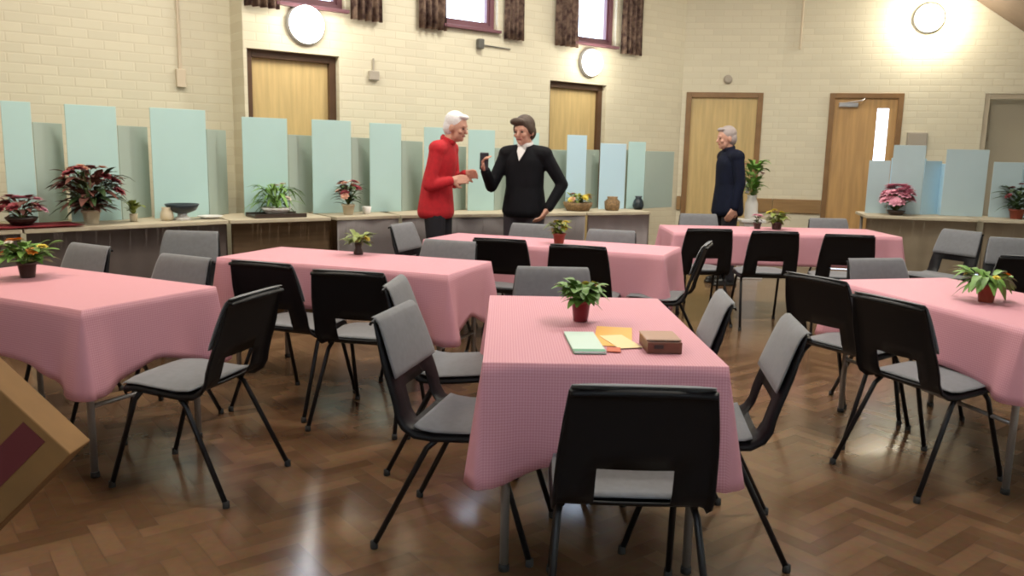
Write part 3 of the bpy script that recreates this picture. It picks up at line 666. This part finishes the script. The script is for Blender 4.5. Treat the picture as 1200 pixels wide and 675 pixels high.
# crockery on the display tables
def crock(name, loc, prof, m, label, cat):
    bm = new(); lathe(bm, prof, 24); return tag(link(name, bm, m, smooth=True, loc=loc), label, cat)
t = thing('bowl', 'dark bowl on a white foot on the display table left of the brick corner', 'bowl', (-2.52, 6.17, .80))
bm = new(); lathe(bm, [(.06, 0), (.055, .02), (.035, .03), (.035, .05)], 20); link('foot', bm, M['white_cer'], t, True)
bm = new(); lathe(bm, [(.04, .05), (.10, .075), (.125, .12), (.12, .122), (.09, .08), (0, .065)], 24); link('rim_bowl', bm, M['darkbowl'], t, True)
crock('saucer', (-2.37, 6.33, .80), [(.05, 0), (.06, .006), (.10, .022), (.095, .024), (.05, .01), (0, .008)], M['white_cer'], 'white saucer on the display table, right of the dark bowl', 'saucer')
crock('cream_jug', (-2.60, 6.08, .80), [(.035, 0), (.05, .02), (.045, .06), (.032, .085), (.038, .10), (.034, .10), (.028, .08), (0, .02)], M['cream'], 'small cream jug on the display table, left of the dark bowl', 'jug')
crock('white_cup', (-1.29, 7.13, .80), [(.03, 0), (.034, .01), (.042, .065), (.039, .066), (.03, .012), (0, .01)], M['white_cer'], 'small white cup on the display table, right of the orange flowers', 'cup')
crock('jar', (1.00, 8.27, .80), [(.06, 0), (.075, .02), (.08, .09), (.05, .12), (.055, .14), (.05, .14), (.045, .12), (0, .1)], M['basket'], 'brown jar on the white-fronted display table', 'jar')
crock('vase', (1.30, 8.50, .80), [(.04, 0), (.06, .04), (.05, .09), (.03, .12), (.04, .14), (.036, .14), (.026, .12), (0, .05)], M['darkbowl'], 'small dark vase on the display table, last before the back pale door', 'vase')
# plant on a stand behind the person in navy
t = thing('pedestal', 'white pedestal holding a tall plant behind the person in navy', 'pedestal', (2.70, 9.25, 0))
bm = new(); box(bm, (0, 0, .33), (.2, .2, .62), bevel=.01); link('column', bm, M['white'], t)
bm = new(); box(bm, (0, 0, .015), (.28, .28, .03), bevel=.005); link('base', bm, M['white'], t)
bm = new(); box(bm, (0, 0, .655), (.28, .28, .03), bevel=.005); link('top', bm, M['white'], t)
t = arrangement((2.70, 9.25, .67), 'tall green plant in a white vase behind the person in navy', 'flower arrangement', [(.06, 0), (.075, .05), (.07, .18), (.05, .24), (.06, .27)], M['white_cer'], M['leaf'], [(M['bloom_pink'], 4, .03)], 29, R=.12, Hh=.45, nl=80, L=.15, W=.06, up=1.0)

# ------------------------------------------------------------------ papers and box on the front table
TT = TOP+.0085
def slab(name, c, s, rz, m, parent=None, z=0, loc=None):
    bm = new(); box(bm, (0, 0, s[2]/2), s, bevel=min(.0008, s[2]*.2)); return link(name, bm, m, parent, loc=(c[0], c[1], z), rot=(0, 0, rz))
t = thing('booklet', 'mint green and white booklet on the front table', 'booklet', (.248, 2.68, TT), .05)
slab('pages', (0, 0), (.10, .29, .006), 0, M['paper_white'], t, .001); slab('cover', (0, 0), (.105, .295, .0012), 0, M['paper_mint'], t, .0072); slab('back_cover', (0, 0), (.105, .297, .001), 0, M['paper_green'], t, 0)
slab('green_band', (0, -.13), (.104, .03, .0006), 0, M['paper_green'], bpy.data.objects['cover'], .0013)
tag(slab('leaflet', (.362, 2.80), (.13, .31, .0015), -.14, M['paper_orange'], None, TT), 'orange leaflet lying between the booklet and the brown box', 'leaflet')
tag(slab('leaflet', (.375, 2.71), (.085, .19, .0015), .25, M['paper_cream'], None, TT+.002), 'small cream leaflet lying on top of the orange one', 'leaflet')
tag(slab('card', (.338, 2.59), (.045, .06, .002), -.1, M['paper_red'], None, TT+.002), 'small red card at the near edge of the orange leaflet', 'card')
t = thing('brown_box', 'small reddish-brown box with paler lid on the front table', 'box', (.497, 2.635, TT), .03)
bm = new()
for (c, s) in (((0, 0, .003), (.112, .15, .006)), ((0, -.072, .021), (.112, .006, .03)), ((0, .072, .021), (.112, .006, .03)), ((-.053, 0, .021), (.006, .138, .03)), ((.053, 0, .021), (.006, .138, .03))): box(bm, c, s)
link('body', bm, M['box_wood'], t)
bm = new(); box(bm, (0, .012, .039), (.116, .135, .006), bevel=.002); link('lid', bm, M['box_lid'], t)
bm = new(); box(bm, (-.02, -.077, .022), (.03, .004, .012), bevel=.001); link('clasp', bm, M['box_dark'], t)

# ------------------------------------------------------------------ tipped cardboard box at the lower left
BX = -1.745
t = thing('cardboard_box', 'tan cardboard box with dark red stripe tipped on edge, lower left corner', 'box', (BX, 2.36, 0))
sB = .62; R45 = Euler((0, radians(-45), 0)); zc = sB/math.sqrt(2)
r = R45.to_matrix()
bm = new(); box(bm, (0, 0, zc), (sB, .12, sB), R45, bevel=.004); link('carton', bm, M['card_brown'], t)
bm = new(); c = r @ Vector((sB*.06, -.0615, -sB/2+.12)); box(bm, (c.x, c.y, zc+c.z), (sB*.8, .003, .085), R45); link('printed_stripe', bm, M['tape'], t)
bm = new(); c = r @ Vector((0, 0, sB/2+.003)); box(bm, (c.x, c.y, zc+c.z), (sB*.96, .055, .003), R45); link('packing_tape', bm, M['tape'], t)
t = thing('cardboard_box', 'tan cardboard box standing flat, propping the tipped one from the left', 'box', (-2.5, 2.36, 0))
bm = new(); box(bm, (0, 0, .21), (.62, .4, .42), bevel=.004); link('carton', bm, M['card_brown'], t)
bm = new(); box(bm, (0, 0, .4215), (.62, .055, .003)); link('packing_tape', bm, M['tape'], t)

# ------------------------------------------------------------------ people
def capsule(bm, p, r0, q, r1):
    tmp = new()
    for c, rr in ((p, r0), (q, r1)): bmesh.ops.create_icosphere(tmp, subdivisions=2, radius=rr, matrix=Matrix.Translation(c))
    res = bmesh.ops.convex_hull(tmp, input=tmp.verts[:])
    dead = [g for g in res['geom_interior'] if isinstance(g, bmesh.types.BMVert)]
    bmesh.ops.delete(tmp, geom=dead, context='VERTS')
    me = bpy.data.meshes.new('t'); tmp.to_mesh(me); tmp.free(); bm.from_mesh(me); bpy.data.meshes.remove(me)
def ball(bm, c, r, rot=None):
    mt = Matrix.Translation(c) @ (rot.to_matrix().to_4x4() if rot else Matrix.Identity(4)) @ Matrix.Diagonal((*r, 1))
    bmesh.ops.create_icosphere(bm, subdivisions=3, radius=1, matrix=mt)
def hull(bm, parts):
    tmp = new()
    for c, r, rot in parts: ball(tmp, c, r, rot)
    res = bmesh.ops.convex_hull(tmp, input=tmp.verts[:])
    bmesh.ops.delete(tmp, geom=[g for g in res['geom_interior'] if isinstance(g, bmesh.types.BMVert)], context='VERTS')
    me = bpy.data.meshes.new('t'); tmp.to_mesh(me); tmp.free(); bm.from_mesh(me); bpy.data.meshes.remove(me)
def skinned(name, bm, m, parent, voxel, smooth=4):
    o = link(name, bm, m, parent, True)
    a = o.modifiers.new('r', 'REMESH'); a.mode = 'VOXEL'; a.voxel_size = voxel; a.use_smooth_shade = True
    s = o.modifiers.new('s', 'SMOOTH'); s.factor = .5; s.iterations = smooth
    dg = bpy.context.evaluated_depsgraph_get(); me = bpy.data.meshes.new_from_object(o.evaluated_get(dg))
    o.modifiers.clear(); old = o.data; o.data = me; me.name = name
    for p in me.polygons: p.use_smooth = True
    bpy.data.meshes.remove(old)
    return o
V = Vector
def hand(bm, wrist, d, palm_n, curl, side):
    """wrist, pointing direction, palm normal; five fingers"""
    d = d.normalized(); n = (palm_n - d*palm_n.dot(d)).normalized(); a = d.cross(n)*side
    kn = wrist + d*.085
    capsule(bm, wrist, .024, wrist+d*.03, .027)
    for k, (off, ln) in enumerate(((-.030, .068), (-.010, .078), (.010, .074), (.030, .058))):
        b = kn + a*off; capsule(bm, wrist+d*.02+a*off*.6, .018, b, .0125)
        m1 = b + (d*cos(curl)+n*sin(curl))*ln*.5; m2 = m1 + (d*cos(curl*2.1)+n*sin(curl*2.1))*ln*.55
        capsule(bm, b, .0105, m1, .0095); capsule(bm, m1, .0095, m2, .008)
    tb = wrist + d*.03 - a*.028; t1 = tb + (d*.55 - a*.8 + n*.25).normalized()*.038; t2 = t1 + (d*.85 - a*.1 + n*.5).normalized()*.032
    capsule(bm, tb, .016, t1, .0115); capsule(bm, t1, .0115, t2, .009)

def person(name_label, loc, rz, J, top_m, leg_m, hair_m, hair_fn, coat_low, collar=None, bulk=0):
    e = thing('person', name_label, 'person', loc, rz, None)
    hd = J['head']; hq = J.get('head_rot', Euler((0, 0, 0))); hr = hq.to_matrix()
    hp = lambda x, y, z: hd + hr @ V((x, y, z))
    bm = new()
    ball(bm, hp(0, -.005, .02), (.074, .092, .098), hq); ball(bm, hp(0, .025, -.045), (.056, .062, .072), hq)
    capsule(bm, hp(0, .075, -.078), .018, hp(0, .07, -.085), .018)                     # chin
    capsule(bm, hp(0, .083, .015), .009, hp(0, .103, -.022), .0135)                      # nose
    capsule(bm, hp(-.032, .077, .028), .011, hp(.032, .077, .028), .011)                # brow
    for s in (-1, 1):
        ball(bm, hp(s*.076, -.008, -.01), (.010, .020, .032), hq); ball(bm, hp(s*.038, .065, -.022), (.022, .020, .02), hq)
    capsule(bm, J['neck'], .058, hp(0, -.015, -.07), .052)
    ch, ab, pe = J['chest'], J['belly'], J['pelvis']
    def torso(bm, g):
        tr = J.get('torso_rot', Euler((0, 0, 0)))
        ball(bm, ch, (.165+g, .105+g, .19+g), tr); ball(bm, ab, (.15+g, .105+g, .17+g), tr); ball(bm, pe, (.165+g, .115+g, .14+g))
        for s in ('L', 'R'): capsule(bm, J['neck']-V((0, 0, .02)), .05+g*.8, J['sh'+s], .062+g)
    torso(bm, 0)
    for s in ('L', 'R'):
        capsule(bm, J['sh'+s], .052, J['el'+s], .040); capsule(bm, J['el'+s], .040, J['wr'+s], .027)
        capsule(bm, J['hp'+s], .083, J['kn'+s], .056); capsule(bm, J['kn'+s], .056, J['an'+s], .038)
        capsule(bm, J['an'+s]+V((0, -.02, -.045)), .032, J['an'+s]+V((0, .13, -.055)), .026)
        hand(bm, J['wr'+s], J['hd'+s], J['pn'+s], J.get('curl'+s, .35), 1 if s == 'R' else -1)
    skinned('body', bm, M['skin'], e, .006, 3)
    # clothing
    bm = new(); g = .018+bulk; torso(bm, g*.6)
    tr = J.get('torso_rot', Euler((0, 0, 0))); z0_ = Euler((0, 0, 0))
    hull(bm, [(ch+V((0, 0, .02)), (.155+g, .10+g, .13+g), tr), (ab, (.148+g, .108+g, .12), z0_)]); hull(bm, [(ab, (.148+g, .108+g, .12), z0_), (V((pe.x, pe.y, coat_low+.05)), (.180+g, .135+g, .10), z0_)])
    for s in ('L', 'R'):
        capsule(bm, J['sh'+s], .054+g*.6, J['el'+s], .043+g*.5); capsule(bm, J['el'+s], .043+g*.5, J['wr'+s]-(J['wr'+s]-J['el'+s])*.06, .036+g*.4)
    hem = coat_low
    bmesh.ops.bisect_plane(bm, geom=bm.verts[:]+bm.edges[:]+bm.faces[:], plane_co=(0, 0, hem), plane_no=(0, 0, -1), clear_outer=True)
    bmesh.ops.holes_fill(bm, edges=[ed for ed in bm.edges if ed.is_boundary])
    top = skinned('jacket' if collar else 'jumper', bm, top_m, e, .010, 3)
    bm = new(); lathe(bm, [(.062, 0), (.070, .02), (.064, .045), (.056, .045), (.056, 0)], 20)
    c = link('collar', bm, M['shirt'] if collar == 'shirt' else top_m, top, True, loc=J['neck']+V((0, .0, .005)), rot=(J.get('neck_tilt', -.25), 0, 0))
    if collar:
        bm = new(); y = pe.y+.105+g+.02
        f = [bm.verts.new(p) for p in ((-.042, J['neck'].y+.055, J['neck'].z+.035), (.042, J['neck'].y+.055, J['neck'].z+.035), (.036, J['neck'].y+.105, J['neck'].z-.03), (0, ch.y+.140, ch.z+.05), (-.036, J['neck'].y+.105, J['neck'].z-.03))]
        bm.faces.new(f); bmesh.ops.solidify(bm, geom=bm.faces[:], thickness=.012); link('shirt_front', bm, M['shirt'], top)
    bm = new()
    ball(bm, pe-V((0, 0, .03)), (.172, .122, .13))
    for s in ('L', 'R'): capsule(bm, J['hp'+s], .097, J['kn'+s], .072); capsule(bm, J['kn'+s], .072, J['an'+s]+V((0, 0, -.01)), .06)
    skinned('trousers', bm, leg_m, e, .010, 3)
    for s in ('L', 'R'):
        bm = new(); a = J['an'+s]; capsule(bm, V((a.x, a.y-.035, .045)), .044, V((a.x, a.y+.14, .038)), .037)
        box(bm, (a.x, a.y+.05, .012), (.085, .26, .024), bevel=.008); skinned('shoe', bm, M['shoe'], e, .008, 2)
    bm = new(); hair_fn(bm, hp, hq); skinned('hair', bm, hair_m, e, .007, 2)
    for s in (-1, 1):
        bm = new(); ball(bm, hp(s*.031, .081, .006), (.012, .008, .007), hq); link('eye', bm, M['eye'], e, True)
    bm = new(); capsule(bm, hp(-.02, .086, -.052), .006, hp(.02, .086, -.052), .006); link('mouth', bm, M['lip'], e, True)
    return e

def short_hair(bm, hp, hq):
    ball(bm, hp(0, -.022, .045), (.083, .093, .088), hq); ball(bm, hp(0, -.045, -.005), (.080, .068, .085), hq); ball(bm, hp(0, .05, .098), (.06, .036, .022), hq)
def full_hair(bm, hp, hq):
    ball(bm, hp(0, -.02, .048), (.087, .098, .090), hq); ball(bm, hp(0, -.05, -.01), (.083, .068, .085), hq); ball(bm, hp(.02, .066, .088), (.068, .034, .034), hq)
    for s in (-1, 1): ball(bm, hp(s*.074, .0, .02), (.016, .042, .05), hq)
def thin_hair(bm, hp, hq):
    ball(bm, hp(0, -.04, .02), (.080, .068, .080), hq); ball(bm, hp(0, -.045, -.03), (.077, .055, .06), hq)
    for s in (-1, 1): ball(bm, hp(s*.074, -.02, .015), (.014, .04, .04), hq)

base = lambda: dict(hpL=V((-.09, 0, .88)), hpR=V((.09, 0, .88)), knL=V((-.10, .02, .47)), knR=V((.10, .02, .47)), anL=V((-.11, -.02, .085)), anR=V((.11, -.02, .085)))
J = base(); J.update(pelvis=V((0, -.02, .92)), belly=V((0, -.01, 1.07)), chest=V((0, .035, 1.25)), neck=V((0, .075, 1.425)), head=V((0, .155, 1.555)), head_rot=Euler((radians(-14), 0, radians(-8))), torso_rot=Euler((radians(-12), 0, 0)),
    shL=V((-.175, .05, 1.375)), shR=V((.175, .05, 1.375)), elL=V((-.225, .07, 1.09)), elR=V((.235, .0, 1.08)), wrL=V((-.13, .20, 1.17)), wrR=V((.14, .16, 1.12)), hdL=V((.35, 1, .05)), hdR=V((-.45, 1, .15)), pnL=V((1, 0, -.2)), pnR=V((-1, 0, -.2)), neck_tilt=-.45)
person('white-haired person in a red jumper leaning towards the person in black', (-.64, 6.88, 0), radians(-14-90), J, M['red_knit'], M['trousers_dark'], M['hair_white'], short_hair, .80)
J = base(); J.update(pelvis=V((0, 0, .92)), belly=V((0, .0, 1.07)), chest=V((0, .005, 1.24)), neck=V((0, .0, 1.40)), head=V((.005, .035, 1.535)), head_rot=Euler((radians(-10), 0, radians(-10))),
    shL=V((-.172, 0, 1.345)), shR=V((.172, 0, 1.345)), elL=V((-.315, -.06, 1.10)), elR=V((.27, .09, 1.07)), wrL=V((-.235, .06, .90)), wrR=V((.245, .28, 1.21)), hdL=V((.45, .35, -.8)), hdR=V((-.05, .35, 1)), pnL=V((1, .2, 0)), pnR=V((-1, .1, 0)), curlR=.65)
p2 = person('brown-haired person in a black jacket and white collar, right hand raised', (.09, 6.93, 0), radians(248-90), J, M['black_coat'], M['trousers_grey'], M['hair_brown'], full_hair, .82, collar='shirt')
J = base(); J.update(pelvis=V((0, 0, .92)), belly=V((0, 0, 1.07)), chest=V((0, .01, 1.25)), neck=V((0, .02, 1.42)), head=V((0, .06, 1.555)), head_rot=Euler((radians(-8), 0, 0)),
    shL=V((-.18, 0, 1.36)), shR=V((.18, 0, 1.36)), elL=V((-.222, -.03, 1.09)), elR=V((.222, -.03, 1.09)), wrL=V((-.215, .01, .83)), wrR=V((.215, .01, .83)), hdL=V((.1, .5, -1)), hdR=V((-.1, .5, -1)), pnL=V((1, 0, 0)), pnR=V((-1, 0, 0)))
person('grey-haired person in a navy jacket standing near the back pale door', (2.29, 8.72, 0), radians(188-90), J, M['navy_coat'], M['trousers_dark'], M['hair_grey'], short_hair, .74, bulk=.012)
# small dark object held up by the person in black
ang = radians(248-90); hpos = V((.235, .325, 1.285)); hw = Matrix.Rotation(ang, 3, 'Z') @ hpos + V((.09, 6.93, 0))
bm = new(); box(bm, (0, 0, 0), (.072, .016, .145), bevel=.006); o = link('handheld_device', bm, M['darkbowl'], loc=hw, rot=(radians(-15), 0, ang+.5)); tag(o, 'small dark object held up in the raised hand of the person in black', 'device')

# ------------------------------------------------------------------ added lamps (unseen ceiling strips put in to light the hall)
k = 0
for (x, y) in ((-2.7, 3.5), (1.7, 3.3), (-1.9, 5.3), (1.7, 5.3), (.3, 7.2), (3.0, 7.4)):
    e = thing('added_ceiling_light', 'added strip light, out of view on the ceiling above the tables', 'lamp', (x, y, 3.9), radians(10), 'added ceiling strip lights')
    bm = new(); box(bm, (0, 0, .06), (1.3, .2, .08), bevel=.01); link('housing', bm, M['white'], e)
    area('added_strip_lamp', (x, y, 3.88), (1.25, .18), 62, (1, .84, .62) if x < -2.5 else (1, .94, .82), (0, 0, radians(10)))  # added source; the left one is tinted to warm that wall
